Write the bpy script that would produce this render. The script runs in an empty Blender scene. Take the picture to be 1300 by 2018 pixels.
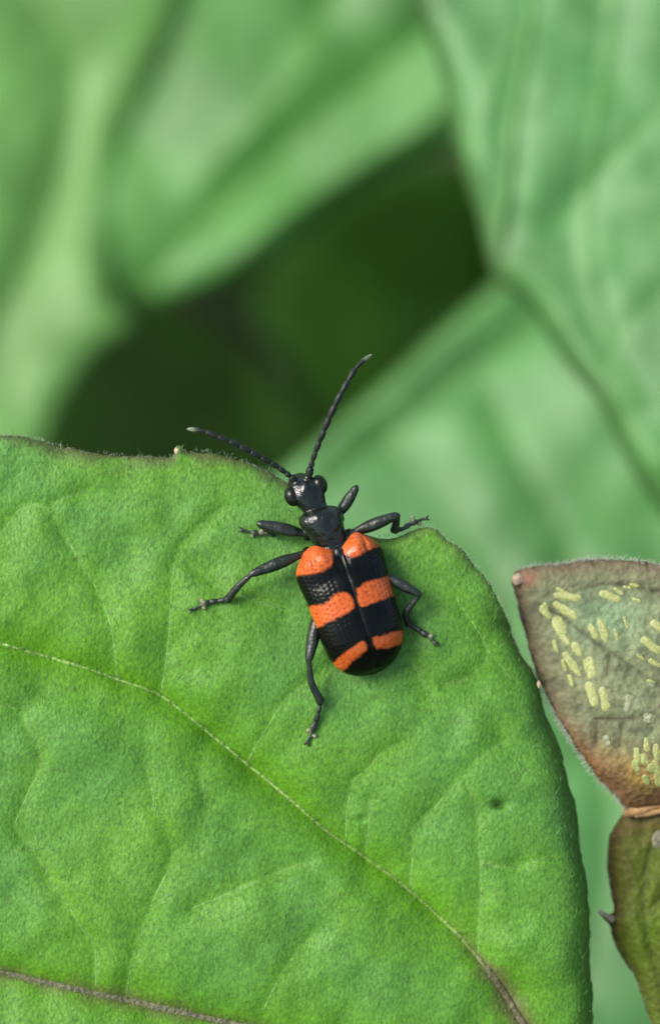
import bpy, math, random
import numpy as np
from mathutils import Matrix, Vector

random.seed(7)
rng = np.random.default_rng(7)
scene = bpy.context.scene
R = math.radians

# ------------------------------------------------------------------ camera, sky, sun, exposure
# Everything is laid out in millimetres in the frame of the leaf (x right, y up the leaf, z off the leaf)
# and turned into metres in the world (z up, leaf 0.55 m above the soil and tilted towards the camera).
PHI = R(38)                 # tilt of the leaf and of the view
CAM_D = 150.0               # camera to beetle, mm
K = 0.0225                  # mm per photograph pixel on the leaf
CX, CY = 650.0, 1009.0
BASE = Vector((0, 0, 0.55))
ROT = Matrix.Rotation(PHI, 3, 'X')
ROTN = np.array(ROT)

cam_data = bpy.data.cameras.new('camera')
cam = bpy.data.objects.new('camera', cam_data)
scene.collection.objects.link(cam)
cam.location = BASE + ROT @ Vector((0, 0, CAM_D * .001))
cam.rotation_euler = (PHI, 0, 0)
cam_data.sensor_fit = 'VERTICAL'
cam_data.lens = 50.0
cam_data.sensor_height = 50.0 * (2018 * K) / CAM_D
cam_data.clip_start = 0.004
cam_data.clip_end = 300
cam_data.dof.use_dof = True
cam_data.dof.focus_distance = (CAM_D - 0.9) * .001
cam_data.dof.aperture_fstop = 10.0
scene.camera = cam

SUN_LOCAL = Vector((-0.66, 0.36, 0.66)).normalized()     # towards the sun, in the leaf's frame
SUN_DIR = (ROT @ SUN_LOCAL).normalized()
elev = math.asin(SUN_DIR.z)
world = bpy.data.worlds.new('World')
scene.world = world
world.use_nodes = True
wn = world.node_tree.nodes
sky = wn.new('ShaderNodeTexSky')
sky.sky_type = 'NISHITA'
sky.sun_disc = False
sky.sun_elevation = elev
sky.sun_rotation = math.atan2(SUN_DIR.x, SUN_DIR.y)
sky.air_density = 1.0
sky.dust_density = 3.0
sky.ozone_density = 1.0
wn['Background'].inputs['Strength'].default_value = 0.10
world.node_tree.links.new(sky.outputs[0], wn['Background'].inputs['Color'])

sun_data = bpy.data.lights.new('sun', 'SUN')
sun_data.energy = 1.5
sun_data.angle = R(26)
sun_data.color = (1.0, 0.97, 0.9)
sun = bpy.data.objects.new('sun', sun_data)
scene.collection.objects.link(sun)
sun.rotation_euler = SUN_DIR.to_track_quat('Z', 'Y').to_euler()
sun.location = (0, 0, 3)

scene.view_settings.view_transform = 'Standard'
scene.view_settings.look = 'None'
scene.view_settings.gamma = 1.0
scene.view_settings.exposure = 1.55
scene.render.engine = 'CYCLES'
scene.cycles.use_denoising = True
scene.cycles.max_bounces = 6
scene.cycles.transparent_max_bounces = 8

# ------------------------------------------------------------------ helpers
def P(px, py, z=0.0):
    """photograph pixel + height over the leaf plane -> mm in the leaf's frame"""
    px = np.asarray(px, float); py = np.asarray(py, float); z = np.asarray(z, float) + 0 * px
    f = K * (CAM_D - z) / CAM_D
    return np.stack([(px - CX) * f, -(py - CY) * f, z], -1)

def to_px(v):
    v = np.asarray(v, float)
    f = K * (CAM_D - v[..., 2]) / CAM_D
    return np.stack([v[..., 0] / f + CX, CY - v[..., 1] / f], -1)

def to_world(v):
    return (np.asarray(v, float) @ ROTN.T) * .001 + np.array(BASE)

def empty(name, loc_mm, label, cat, group=None):
    o = bpy.data.objects.new(name, None)
    o.empty_display_size = .002
    o.location = to_world(np.array(loc_mm, float))
    o['label'] = label; o['category'] = cat
    if group: o['group'] = group
    scene.collection.objects.link(o)
    return o

def mesh(name, v, faces, mat, parent=None, cols=None, attrs=None, smooth=True, kind=None):
    """v in mm (leaf frame); faces: list/array of tri or quad index rows, or a list of several such arrays"""
    w = to_world(v)
    off = np.zeros(3)
    p = parent
    while p is not None:
        off += np.array(p.location); p = p.parent
    w = w - off
    me = bpy.data.meshes.new(name)
    groups = faces if isinstance(faces, list) and len(faces) and isinstance(faces[0], np.ndarray) and faces[0].ndim == 2 else [np.asarray(faces)]
    loops = np.concatenate([g.reshape(-1) for g in groups]).astype(np.int32)
    tot = np.concatenate([np.full(len(g), g.shape[1]) for g in groups]).astype(np.int32)
    start = np.concatenate([[0], np.cumsum(tot)[:-1]]).astype(np.int32)
    me.vertices.add(len(w)); me.vertices.foreach_set('co', w.astype(np.float32).ravel())
    me.loops.add(len(loops)); me.loops.foreach_set('vertex_index', loops)
    me.polygons.add(len(tot)); me.polygons.foreach_set('loop_start', start)
    me.polygons.foreach_set('loop_total', tot)
    me.update(calc_edges=True); me.validate()
    if smooth: me.shade_smooth()
    if cols is not None:
        a = me.attributes.new('tint', 'FLOAT_COLOR', 'POINT')
        c = np.ones((len(w), 4), np.float32); c[:, :3] = cols
        a.data.foreach_set('color', c.ravel())
    for k, val in (attrs or {}).items():
        a = me.attributes.new(k, 'FLOAT', 'POINT')
        a.data.foreach_set('value', np.asarray(val, np.float32))
    me.materials.append(mat)
    o = bpy.data.objects.new(name, me)
    scene.collection.objects.link(o)
    o.parent = parent
    if kind: o['kind'] = kind
    return o

def spline(pts, step):
    """Catmull-Rom through pts (n,k), resampled about every `step` along the first two columns"""
    p = np.asarray(pts, float)
    q = np.vstack([2 * p[0] - p[1], p, 2 * p[-1] - p[-2]])
    out = []
    for i in range(1, len(q) - 2):
        a, b, c, d = q[i - 1], q[i], q[i + 1], q[i + 2]
        n = max(2, int(np.hypot(*(c - b)[:2]) / step))
        t = np.linspace(0, 1, n, endpoint=False)[:, None]
        out.append(.5 * (2 * b + (c - a) * t + (2 * a - 5 * b + 4 * c - d) * t ** 2 + (3 * b - a - 3 * c + d) * t ** 3))
    out.append(p[-1:])
    return np.vstack(out)

def seg_dist(q, line, reach=260.0, tile=110.0):
    """distance of points q (n,2) to a polyline (at most `reach`) and the nearest point"""
    a, b = line[:-1], line[1:]
    ab = b - a; l2 = (ab ** 2).sum(1) + 1e-12
    lo, hi = np.minimum(a, b), np.maximum(a, b)
    d_o = np.full(len(q), reach); n_o = q.copy()
    cell = np.floor((q - q.min(0)) / tile).astype(np.int64)
    code = cell[:, 0] * 100003 + cell[:, 1]
    order = np.argsort(code, kind='stable')
    cuts = np.nonzero(np.diff(code[order]))[0] + 1
    for grp in np.split(order, cuts):
        x = q[grp]
        mn, mx = x.min(0) - reach, x.max(0) + reach
        k = np.nonzero((lo[:, 0] < mx[0]) & (hi[:, 0] > mn[0]) & (lo[:, 1] < mx[1]) & (hi[:, 1] > mn[1]))[0]
        if not len(k): continue
        t = np.clip(((x[:, None] - a[k]) * ab[k]).sum(2) / l2[k], 0, 1)
        near = a[k] + t[..., None] * ab[k]
        d = ((x[:, None] - near) ** 2).sum(2)
        m = d.argmin(1); r = np.arange(len(x))
        dd = np.sqrt(d[r, m]); ok = dd < reach
        d_o[grp[ok]] = dd[ok]; n_o[grp[ok]] = near[r, m][ok]
    return d_o, n_o

def inside(q, poly):
    a = poly; b = np.roll(poly, -1, 0)
    res = np.zeros(len(q), bool)
    ys, inv = np.unique(q[:, 1], return_inverse=True)
    if len(ys) * 3 > len(q):                       # scattered points
        for i in range(0, len(q), 4000):
            x = q[i:i + 4000, None]
            c = ((a[:, 1] > x[..., 1]) != (b[:, 1] > x[..., 1]))
            xi = (b[:, 0] - a[:, 0]) * (x[..., 1] - a[:, 1]) / (b[:, 1] - a[:, 1] + 1e-12) + a[:, 0]
            res[i:i + 4000] = (c & (x[..., 0] < xi)).sum(1) % 2 == 1
        return res
    order = np.argsort(inv, kind='stable')
    for y, grp in zip(ys, np.split(order, np.nonzero(np.diff(inv[order]))[0] + 1)):
        c = (a[:, 1] > y) != (b[:, 1] > y)
        xs = np.sort((b[c, 0] - a[c, 0]) * (y - a[c, 1]) / (b[c, 1] - a[c, 1]) + a[c, 0])
        res[grp] = np.searchsorted(xs, q[grp, 0]) % 2 == 1
    return res

_NT = rng.random((64, 64))
def vnoise(x, y):
    x = np.asarray(x, float); y = np.asarray(y, float)
    i = np.floor(x).astype(int); j = np.floor(y).astype(int)
    u = x - i; v = y - j; u = u * u * (3 - 2 * u); v = v * v * (3 - 2 * v)
    g = lambda a, b: _NT[a % 64, b % 64]
    return (g(i, j) * (1 - u) + g(i + 1, j) * u) * (1 - v) + (g(i, j + 1) * (1 - u) + g(i + 1, j + 1) * u) * v - .5
def fbm(x, y, o=3):
    return sum(vnoise(x * 2 ** k + 17 * k, y * 2 ** k + 5 * k) / 2 ** k for k in range(o))
def sstep(a, b, x):
    t = np.clip((x - a) / (b - a), 0, 1); return t * t * (3 - 2 * t)
def mixc(a, b, f):
    return a * (1 - f[:, None]) + np.asarray(b) * f[:, None]

def sheet(outline, step, zfun, thick, jag=0.0, jag_len=14.0, smooth_step=6.0):
    """leaf blade: a fine grid cut to the outline (photograph pixels), with thickness.
    returns px (n,2), margin distance (n), mm vertices (2n,3), faces, outline"""
    ol = spline(np.vstack([outline, outline[:1]]), smooth_step)[:-1]
    if jag:
        t = np.roll(ol, -1, 0) - np.roll(ol, 1, 0)
        n = np.stack([t[:, 1], -t[:, 0]], 1); n /= np.linalg.norm(n, axis=1)[:, None] + 1e-9
        s = np.cumsum(np.linalg.norm(np.roll(ol, -1, 0) - ol, axis=1))
        ol = ol + n * (jag * 2 * fbm(s / jag_len, s * 0 + 3.3, 3))[:, None]
    lo, hi = ol.min(0) - step * 2, ol.max(0) + step * 2
    gx = np.arange(lo[0], hi[0], step); gy = np.arange(lo[1], hi[1], step)
    X, Y = np.meshgrid(gx, gy)
    q = np.stack([X.ravel(), Y.ravel()], 1)
    ins = inside(q, ol)
    nx, ny = len(gx), len(gy)
    I = np.arange(nx * ny).reshape(ny, nx)
    f = np.stack([I[:-1, :-1], I[:-1, 1:], I[1:, 1:], I[1:, :-1]], -1).reshape(-1, 4)
    cen = q[f].mean(1)
    f = f[inside(cen, ol)]
    # drop corners that hang on by a point
    used = np.unique(f)
    remap = -np.ones(nx * ny, int); remap[used] = np.arange(len(used))
    q = q[used]; f = remap[f]
    e = np.concatenate([f[:, [0, 1]], f[:, [1, 2]], f[:, [2, 3]], f[:, [3, 0]]])
    key = np.sort(e, 1); code = key[:, 0].astype(np.int64) * len(q) + key[:, 1]
    u, idx, cnt = np.unique(code, return_index=True, return_counts=True)
    be = e[idx[cnt == 1]]
    bv = np.unique(be)
    closed = np.vstack([ol, ol[:1]])
    d, near = seg_dist(q, closed)
    q[bv] = near[bv]; d[bv] = 0
    # relax the ring next to the margin a little
    z = zfun(q[:, 0], q[:, 1], d)
    top = P(q[:, 0], q[:, 1], z)
    th = thick * (0.45 + 0.55 * sstep(0, 12, d))
    bot = P(q[:, 0], q[:, 1], z); bot[:, 2] -= th
    n = len(q)
    # image y points down, so the grid winding already faces -z: flip for the top
    faces = np.concatenate([f[:, ::-1], f + n, np.stack([be[:, 0], be[:, 1], be[:, 1] + n, be[:, 0] + n], 1)])
    return q, d, np.vstack([top, bot]), faces, closed

def tube(path, radius, seg=10, flat=1.0, up=(0, 0, 1), cap=True):
    """tube along path (n,3) in mm with radius (n); flat squashes it along `up`"""
    path = np.asarray(path, float); radius = np.broadcast_to(np.asarray(radius, float), (len(path),))
    t = np.gradient(path, axis=0); t /= np.linalg.norm(t, axis=1)[:, None] + 1e-12
    up = np.asarray(up, float)
    s = np.cross(t, up); l = np.linalg.norm(s, axis=1)
    s[l < .15] = np.cross(t[l < .15], np.array([0.3, .95, .1])); s /= np.linalg.norm(s, axis=1)[:, None] + 1e-12
    b = np.cross(s, t)
    a = np.linspace(0, 2 * math.pi, seg, endpoint=False)
    v = (path[:, None] + radius[:, None, None] * (np.cos(a)[None, :, None] * s[:, None] + flat * np.sin(a)[None, :, None] * b[:, None])).reshape(-1, 3)
    n = len(path)
    i = np.arange(n - 1)[:, None] * seg; j = np.arange(seg)[None]; j2 = (j + 1) % seg
    f = np.stack([i + j, i + j2, i + seg + j2, i + seg + j], -1).reshape(-1, 4)
    tri = np.empty((0, 3), int)
    if cap:
        k = len(v); v = np.vstack([v, path[0], path[-1]])
        r = np.arange(seg); r2 = (r + 1) % seg
        tri = np.concatenate([np.stack([np.full(seg, k), r2, r], 1), np.stack([np.full(seg, k + 1), (n - 1) * seg + r, (n - 1) * seg + r2], 1)])
    return v, f, tri

class Pile:
    """several closed shells collected for one mesh"""
    def __init__(s): s.v = []; s.q = []; s.t = []; s.n = 0
    def add(s, v, q, t=np.empty((0, 3), int)):
        s.v.append(v); s.q.append(q + s.n); s.t.append(t + s.n); s.n += len(v)
    def get(s):
        return np.vstack(s.v), [g for g in (np.concatenate(s.q), np.concatenate(s.t)) if len(g)]

def ellipsoid(c, r, m=None, nu=28, nv=18, power=1.0):
    th = np.linspace(1e-3, math.pi - 1e-3, nv); ph = np.linspace(0, 2 * math.pi, nu, endpoint=False)
    T, F = np.meshgrid(th, ph, indexing='ij')
    v = np.stack([np.sin(T) * np.cos(F), np.sin(T) * np.sin(F), np.cos(T)], -1).reshape(-1, 3)
    v = np.sign(v) * np.abs(v) ** power * np.asarray(r)
    if m is not None: v = v @ np.asarray(m).T
    v = v + np.asarray(c)
    i = np.arange(nv - 1)[:, None] * nu; j = np.arange(nu)[None]; j2 = (j + 1) % nu
    f = np.stack([i + j, i + nu + j, i + nu + j2, i + j2], -1).reshape(-1, 4)
    r = np.arange(nu); r2 = (r + 1) % nu
    k = len(v); v = np.vstack([v, v[:nu].mean(0), v[-nu:].mean(0)])
    base = (nv - 1) * nu
    t = np.concatenate([np.stack([np.full(nu, k), r, r2], 1), np.stack([np.full(nu, k + 1), base + r2, base + r], 1)])
    return v, f, t

# ------------------------------------------------------------------ materials
def new_mat(name):
    m = bpy.data.materials.new(name); m.use_nodes = True
    return m, m.node_tree.nodes, m.node_tree.links

def leaf_material(name, rough=.45, spec=.5, trans=.25, bump=.35, cell=5.0, mottling=.35, mott_scale=2.2, stretch=1.0, trans_tint=(1.15, 1.25, .45)):
    m, n, l = new_mat(name)
    bs = n['Principled BSDF']; out = n['Material Output']
    tc = n.new('ShaderNodeTexCoord')
    mp = n.new('ShaderNodeMapping'); mp.inputs['Scale'].default_value = (1, stretch, stretch)      # grain running along the blade
    l.new(tc.outputs['Object'], mp.inputs['Vector'])
    at = n.new('ShaderNodeAttribute'); at.attribute_name = 'tint'
    n1 = n.new('ShaderNodeTexNoise'); n1.inputs['Scale'].default_value = mott_scale * 1000; n1.inputs['Detail'].default_value = 4; n1.inputs['Roughness'].default_value = .65
    l.new(mp.outputs[0], n1.inputs['Vector'])
    mr = n.new('ShaderNodeMapRange'); mr.inputs['From Min'].default_value = .3; mr.inputs['From Max'].default_value = .7
    mr.inputs['To Min'].default_value = 1 - mottling; mr.inputs['To Max'].default_value = 1 + mottling
    l.new(n1.outputs['Fac'], mr.inputs['Value'])
    mul = n.new('ShaderNodeVectorMath'); mul.operation = 'SCALE'
    l.new(at.outputs['Color'], mul.inputs[0]); l.new(mr.outputs[0], mul.inputs['Scale'])
    l.new(mul.outputs[0], bs.inputs['Base Color'])
    bs.inputs['Specular IOR Level'].default_value = spec
    # cells and fine grain as relief
    vo = n.new('ShaderNodeTexVoronoi'); vo.feature = 'F1'; vo.inputs['Scale'].default_value = cell * 1000
    l.new(mp.outputs[0], vo.inputs['Vector'])
    n2 = n.new('ShaderNodeTexNoise'); n2.inputs['Scale'].default_value = cell * 1.6 * 1000; n2.inputs['Detail'].default_value = 3
    l.new(mp.outputs[0], n2.inputs['Vector'])
    ad = n.new('ShaderNodeMath'); ad.operation = 'ADD'
    l.new(vo.outputs['Distance'], ad.inputs[0]); l.new(n2.outputs['Fac'], ad.inputs[1])
    bp = n.new('ShaderNodeBump'); bp.inputs['Strength'].default_value = bump; bp.inputs['Distance'].default_value = .00012
    l.new(ad.outputs[0], bp.inputs['Height']); l.new(bp.outputs[0], bs.inputs['Normal'])
    rr = n.new('ShaderNodeMapRange'); rr.inputs['To Min'].default_value = rough - .1; rr.inputs['To Max'].default_value = rough + .12
    l.new(n2.outputs['Fac'], rr.inputs['Value']); l.new(rr.outputs[0], bs.inputs['Roughness'])
    tr = n.new('ShaderNodeBsdfTranslucent')
    tm = n.new('ShaderNodeVectorMath'); tm.operation = 'MULTIPLY'; tm.inputs[1].default_value = trans_tint
    l.new(mul.outputs[0], tm.inputs[0]); l.new(tm.outputs[0], tr.inputs['Color']); l.new(bp.outputs[0], tr.inputs['Normal'])
    mx = n.new('ShaderNodeMixShader'); mx.inputs[0].default_value = trans
    l.new(bs.outputs[0], mx.inputs[1]); l.new(tr.outputs[0], mx.inputs[2]); l.new(mx.outputs[0], out.inputs['Surface'])
    return m

def plain_material(name, col, rough=.5, spec=.5, noise=0.2, scale=3.0, bump=.0, trans=0.0, attr=None, col2=None, bump_dist=.00004, leg=False):
    m, n, l = new_mat(name)
    bs = n['Principled BSDF']; out = n['Material Output']
    tc = n.new('ShaderNodeTexCoord')
    n1 = n.new('ShaderNodeTexNoise'); n1.inputs['Scale'].default_value = scale * 1000; n1.inputs['Detail'].default_value = 5
    l.new(tc.outputs['Object'], n1.inputs['Vector'])
    mr = n.new('ShaderNodeMapRange'); mr.inputs['From Min'].default_value = .3; mr.inputs['From Max'].default_value = .7
    mr.inputs['To Min'].default_value = 1 - noise; mr.inputs['To Max'].default_value = 1 + noise
    l.new(n1.outputs['Fac'], mr.inputs['Value'])
    mul = n.new('ShaderNodeVectorMath'); mul.operation = 'SCALE'
    if attr:
        a = n.new('ShaderNodeAttribute'); a.attribute_name = attr
        mx = n.new('ShaderNodeMix'); mx.data_type = 'RGBA'
        mx.inputs['A'].default_value = (*col, 1); mx.inputs['B'].default_value = (*col2, 1)
        l.new(a.outputs['Fac'], mx.inputs['Factor']); l.new(mx.outputs['Result'], mul.inputs[0])
    else:
        mul.inputs[0].default_value = col
    l.new(mr.outputs[0], mul.inputs['Scale']); l.new(mul.outputs[0], bs.inputs['Base Color'])
    bs.inputs['Roughness'].default_value = rough; bs.inputs['Specular IOR Level'].default_value = spec
    if leg:                                           # the limbs are duller than the trunk
        la = n.new('ShaderNodeAttribute'); la.attribute_name = 'limb'
        lr = n.new('ShaderNodeMapRange'); lr.inputs['To Min'].default_value = rough; lr.inputs['To Max'].default_value = .36
        l.new(la.outputs['Fac'], lr.inputs['Value']); l.new(lr.outputs[0], bs.inputs['Roughness'])
        lm = n.new('ShaderNodeMix'); lm.data_type = 'RGBA'; lm.inputs['A'].default_value = (*col, 1); lm.inputs['B'].default_value = (.012, .017, .010, 1)
        l.new(la.outputs['Fac'], lm.inputs['Factor']); l.new(lm.outputs['Result'], mx.inputs['A'])
    if bump:
        bp = n.new('ShaderNodeBump'); bp.inputs['Strength'].default_value = bump; bp.inputs['Distance'].default_value = bump_dist
        l.new(n1.outputs['Fac'], bp.inputs['Height']); l.new(bp.outputs[0], bs.inputs['Normal'])
    if trans:
        tr = n.new('ShaderNodeBsdfTranslucent'); l.new(mul.outputs[0], tr.inputs['Color'])
        ms = n.new('ShaderNodeMixShader'); ms.inputs[0].default_value = trans
        l.new(bs.outputs[0], ms.inputs[1]); l.new(tr.outputs[0], ms.inputs[2]); l.new(ms.outputs[0], out.inputs['Surface'])
    return m

M_leaf = leaf_material('green_leaf', rough=.46, spec=.24, trans=.3, bump=.24, cell=7, mottling=.34, mott_scale=7, stretch=.7)
M_back = leaf_material('background_leaf', rough=.46, spec=.36, trans=.25, bump=.2, cell=1.5, mottling=.15, mott_scale=.35)
M_brown = leaf_material('brown_green_leaf', rough=.55, spec=.16, trans=.12, bump=.6, cell=3.2, mottling=.3, mott_scale=2.5, trans_tint=(1.2, 1.0, .5))
M_vein = leaf_material('leaf_vein', rough=.5, spec=.4, trans=.15, bump=.6, cell=4, mottling=.3, mott_scale=5)
M_hair = plain_material('leaf_hair', (.20, .40, .10), rough=.45, trans=.4, noise=.15)
M_hair_pale = plain_material('margin_hair', (.36, .37, .26), rough=.4, trans=.3, noise=.2)
M_hair_white = plain_material('pale_margin_hair', (.52, .52, .42), rough=.4, trans=.3, noise=.2)
M_fleck = plain_material('yellow_fleck', (.23, .25, .075), rough=.55, noise=.28, scale=9, bump=.4)
M_fleck_pale = plain_material('pale_fleck', (.16, .17, .085), rough=.5, noise=.2, scale=9, bump=.4)
M_knob = plain_material('pale_knob', (.34, .25, .16), rough=.5, noise=.15, scale=8, bump=.3)
M_tan = plain_material('dry_tan_tissue', (.27, .155, .05), rough=.65, noise=.4, scale=3, bump=.6, bump_dist=.0001)

# ------------------------------------------------------------------ ground
def ground_material():
    m, n, l = new_mat('forest_soil')
    bs = n['Principled BSDF']; tc = n.new('ShaderNodeTexCoord')
    n1 = n.new('ShaderNodeTexNoise'); n1.inputs['Scale'].default_value = 28; n1.inputs['Detail'].default_value = 8
    l.new(tc.outputs['Object'], n1.inputs['Vector'])
    cr = n.new('ShaderNodeValToRGB')
    cr.color_ramp.elements[0].position = .32; cr.color_ramp.elements[0].color = (.012, .016, .006, 1)
    cr.color_ramp.elements[1].position = .7; cr.color_ramp.elements[1].color = (.05, .045, .02, 1)
    l.new(n1.outputs['Fac'], cr.inputs[0]); l.new(cr.outputs[0], bs.inputs['Base Color'])
    bs.inputs['Roughness'].default_value = .9
    bp = n.new('ShaderNodeBump'); bp.inputs['Distance'].default_value = .02; l.new(n1.outputs['Fac'], bp.inputs['Height']); l.new(bp.outputs[0], bs.inputs['Normal'])
    return m

def make_ground():
    me = bpy.data.meshes.new('ground')
    xs = np.concatenate([-np.geomspace(100, .05, 40), [0], np.geomspace(.05, 100, 40)])
    X, Y = np.meshgrid(xs, xs)
    Z = .03 * fbm(X * 3, Y * 3, 3) * np.exp(-(X ** 2 + Y ** 2) / 60)
    n = len(xs); I = np.arange(n * n).reshape(n, n)
    f = np.stack([I[:-1, :-1], I[:-1, 1:], I[1:, 1:], I[1:, :-1]], -1).reshape(-1, 4)
    me.from_pydata(np.stack([X.ravel(), Y.ravel(), Z.ravel()], 1).tolist(), [], f.tolist())
    me.shade_smooth(); me.materials.append(ground_material())
    o = bpy.data.objects.new('ground', me); scene.collection.objects.link(o); o['kind'] = 'structure'
make_ground()

# ------------------------------------------------------------------ background leaves
def back_leaf(name, label, outline, plane, veins, col, vcol, petiole=None, relief=1.0, step=11.0, group='blurred leaves behind the beetle', mat=None, bulge=0.0, rim=2.0, edge=5.0, fold=.65):
    """plane = (z0, dz/dpx, dz/dpy, px, py) in mm per pixel; veins = [(pts, depth_mm, width_px, ridge)]"""
    z0, ax, ay, pcx, pcy = plane
    vl = [(spline(v[0], 20), *v[1:]) for v in veins]
    vd = {}
    def zf(x, y, d):
        q = np.stack([x, y], 1)
        z = z0 + ax * (x - pcx) + ay * (y - pcy) + relief * 1.0 * fbm(x / 260, y / 260 + 9, 3)
        z += bulge * (1 - np.exp(-d / 120))
        z -= rim * np.exp(-d / 22)
        va = np.zeros(len(x))
        for ln, dep, wid, rg in vl:
            dd, _ = seg_dist(q, ln, 400.)
            z -= fold * dep * np.exp(-dd / wid); z += rg * np.exp(-(dd / 9) ** 2)
            va = np.maximum(va, np.exp(-(dd / 10) ** 2))
        vd['v'] = va
        return z
    q, d, v, f, _ = sheet(np.array(outline, float), step, zf, .28, jag=2.5, jag_len=60, smooth_step=14)
    c = np.tile(np.array(col, float), (len(q), 1))
    c *= (1 + .35 * fbm(q[:, 0] / 170 + 3, q[:, 1] / 170, 3))[:, None]
    c = mixc(c, vcol, vd['v'] * .7)
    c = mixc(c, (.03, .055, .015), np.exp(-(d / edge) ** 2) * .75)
    base = np.array(outline).mean(0)
    zc = z0 + ax * (base[0] - pcx) + ay * (base[1] - pcy)
    o = empty(name, P(*base, zc), label, 'leaf', group)
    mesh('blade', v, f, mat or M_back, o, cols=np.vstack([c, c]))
    for i, (ln, dep, wid, rg) in enumerate(vl[:1]):      # the main rib as a real rib
        zz = zf(ln[:, 0], ln[:, 1], np.full(len(ln), 300.)) - .16
        w = np.linspace(.34, .16, len(ln))
        tv, tq, tt = tube(P(ln[:, 0], ln[:, 1], zz), w, 8, .7)
        mesh('midrib', tv, [tq, tt], M_vein, o, cols=np.tile(np.array(vcol), (len(tv), 1)))
    if petiole is not None:
        pv, pq, pt = tube(spline(np.array([list(P(a, b, zz)) for a, b, zz in petiole]), 2.0), .9, 10)
        mesh('petiole', pv, [pq, pt], M_vein, o, cols=np.tile(np.array(vcol) * .8, (len(pv), 1)))
    return o

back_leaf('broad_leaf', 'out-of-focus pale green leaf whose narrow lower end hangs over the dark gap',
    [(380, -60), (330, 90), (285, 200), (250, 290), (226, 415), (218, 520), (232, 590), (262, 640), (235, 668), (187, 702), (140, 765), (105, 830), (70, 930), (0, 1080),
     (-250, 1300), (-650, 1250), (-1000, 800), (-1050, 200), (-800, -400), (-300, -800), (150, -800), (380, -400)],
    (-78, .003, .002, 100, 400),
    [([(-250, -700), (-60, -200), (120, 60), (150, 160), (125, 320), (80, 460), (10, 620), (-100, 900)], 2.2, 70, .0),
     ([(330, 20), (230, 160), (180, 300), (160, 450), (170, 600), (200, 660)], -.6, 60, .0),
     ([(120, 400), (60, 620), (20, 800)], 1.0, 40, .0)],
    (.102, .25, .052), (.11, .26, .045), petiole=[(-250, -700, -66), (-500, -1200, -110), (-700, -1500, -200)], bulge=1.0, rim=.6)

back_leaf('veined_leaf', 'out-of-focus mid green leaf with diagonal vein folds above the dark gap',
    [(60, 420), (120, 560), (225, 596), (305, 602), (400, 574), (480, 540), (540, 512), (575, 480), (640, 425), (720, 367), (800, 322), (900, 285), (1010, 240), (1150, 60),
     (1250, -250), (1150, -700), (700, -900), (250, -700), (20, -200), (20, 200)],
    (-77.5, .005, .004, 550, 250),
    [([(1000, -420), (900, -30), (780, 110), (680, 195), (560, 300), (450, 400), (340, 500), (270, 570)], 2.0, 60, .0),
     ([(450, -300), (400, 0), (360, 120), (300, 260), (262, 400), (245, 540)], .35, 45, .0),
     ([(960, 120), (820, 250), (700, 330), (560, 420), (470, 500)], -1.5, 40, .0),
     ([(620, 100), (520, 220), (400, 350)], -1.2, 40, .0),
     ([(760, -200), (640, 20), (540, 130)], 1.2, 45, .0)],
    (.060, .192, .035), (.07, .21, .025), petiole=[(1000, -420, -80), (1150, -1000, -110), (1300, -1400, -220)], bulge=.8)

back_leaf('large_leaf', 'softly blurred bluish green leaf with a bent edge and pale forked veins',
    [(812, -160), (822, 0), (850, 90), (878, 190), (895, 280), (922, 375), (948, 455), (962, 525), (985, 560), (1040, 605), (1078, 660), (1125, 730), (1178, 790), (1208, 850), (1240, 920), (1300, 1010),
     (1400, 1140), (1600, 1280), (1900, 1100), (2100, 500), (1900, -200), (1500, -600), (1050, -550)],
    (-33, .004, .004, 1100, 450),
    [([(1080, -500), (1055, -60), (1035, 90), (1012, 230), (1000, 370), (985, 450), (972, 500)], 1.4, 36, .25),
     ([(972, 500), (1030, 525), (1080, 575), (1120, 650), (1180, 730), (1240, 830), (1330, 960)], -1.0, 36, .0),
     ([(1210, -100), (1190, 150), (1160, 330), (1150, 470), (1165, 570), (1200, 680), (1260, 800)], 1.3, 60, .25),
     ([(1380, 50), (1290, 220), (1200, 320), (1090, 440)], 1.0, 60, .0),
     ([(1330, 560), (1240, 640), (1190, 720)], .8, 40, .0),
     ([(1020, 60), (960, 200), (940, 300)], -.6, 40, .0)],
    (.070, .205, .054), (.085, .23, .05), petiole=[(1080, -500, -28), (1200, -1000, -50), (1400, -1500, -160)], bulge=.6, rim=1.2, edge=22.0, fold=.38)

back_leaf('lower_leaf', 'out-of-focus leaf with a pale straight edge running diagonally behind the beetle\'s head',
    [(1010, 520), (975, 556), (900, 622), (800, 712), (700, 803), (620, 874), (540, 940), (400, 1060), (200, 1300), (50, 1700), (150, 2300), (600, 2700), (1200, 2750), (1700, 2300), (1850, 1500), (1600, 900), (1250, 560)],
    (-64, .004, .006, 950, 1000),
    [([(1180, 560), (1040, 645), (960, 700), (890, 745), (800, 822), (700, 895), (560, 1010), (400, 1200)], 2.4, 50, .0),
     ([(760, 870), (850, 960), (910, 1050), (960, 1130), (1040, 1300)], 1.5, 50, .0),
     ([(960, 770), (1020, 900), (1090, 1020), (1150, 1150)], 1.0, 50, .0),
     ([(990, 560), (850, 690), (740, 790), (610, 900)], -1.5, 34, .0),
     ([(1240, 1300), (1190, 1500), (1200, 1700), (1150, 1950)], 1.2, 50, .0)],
    (.068, .200, .052), (.07, .195, .035), petiole=[(1180, 560, -66), (1450, 350, -120), (1700, 100, -260)], bulge=.8)

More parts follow.
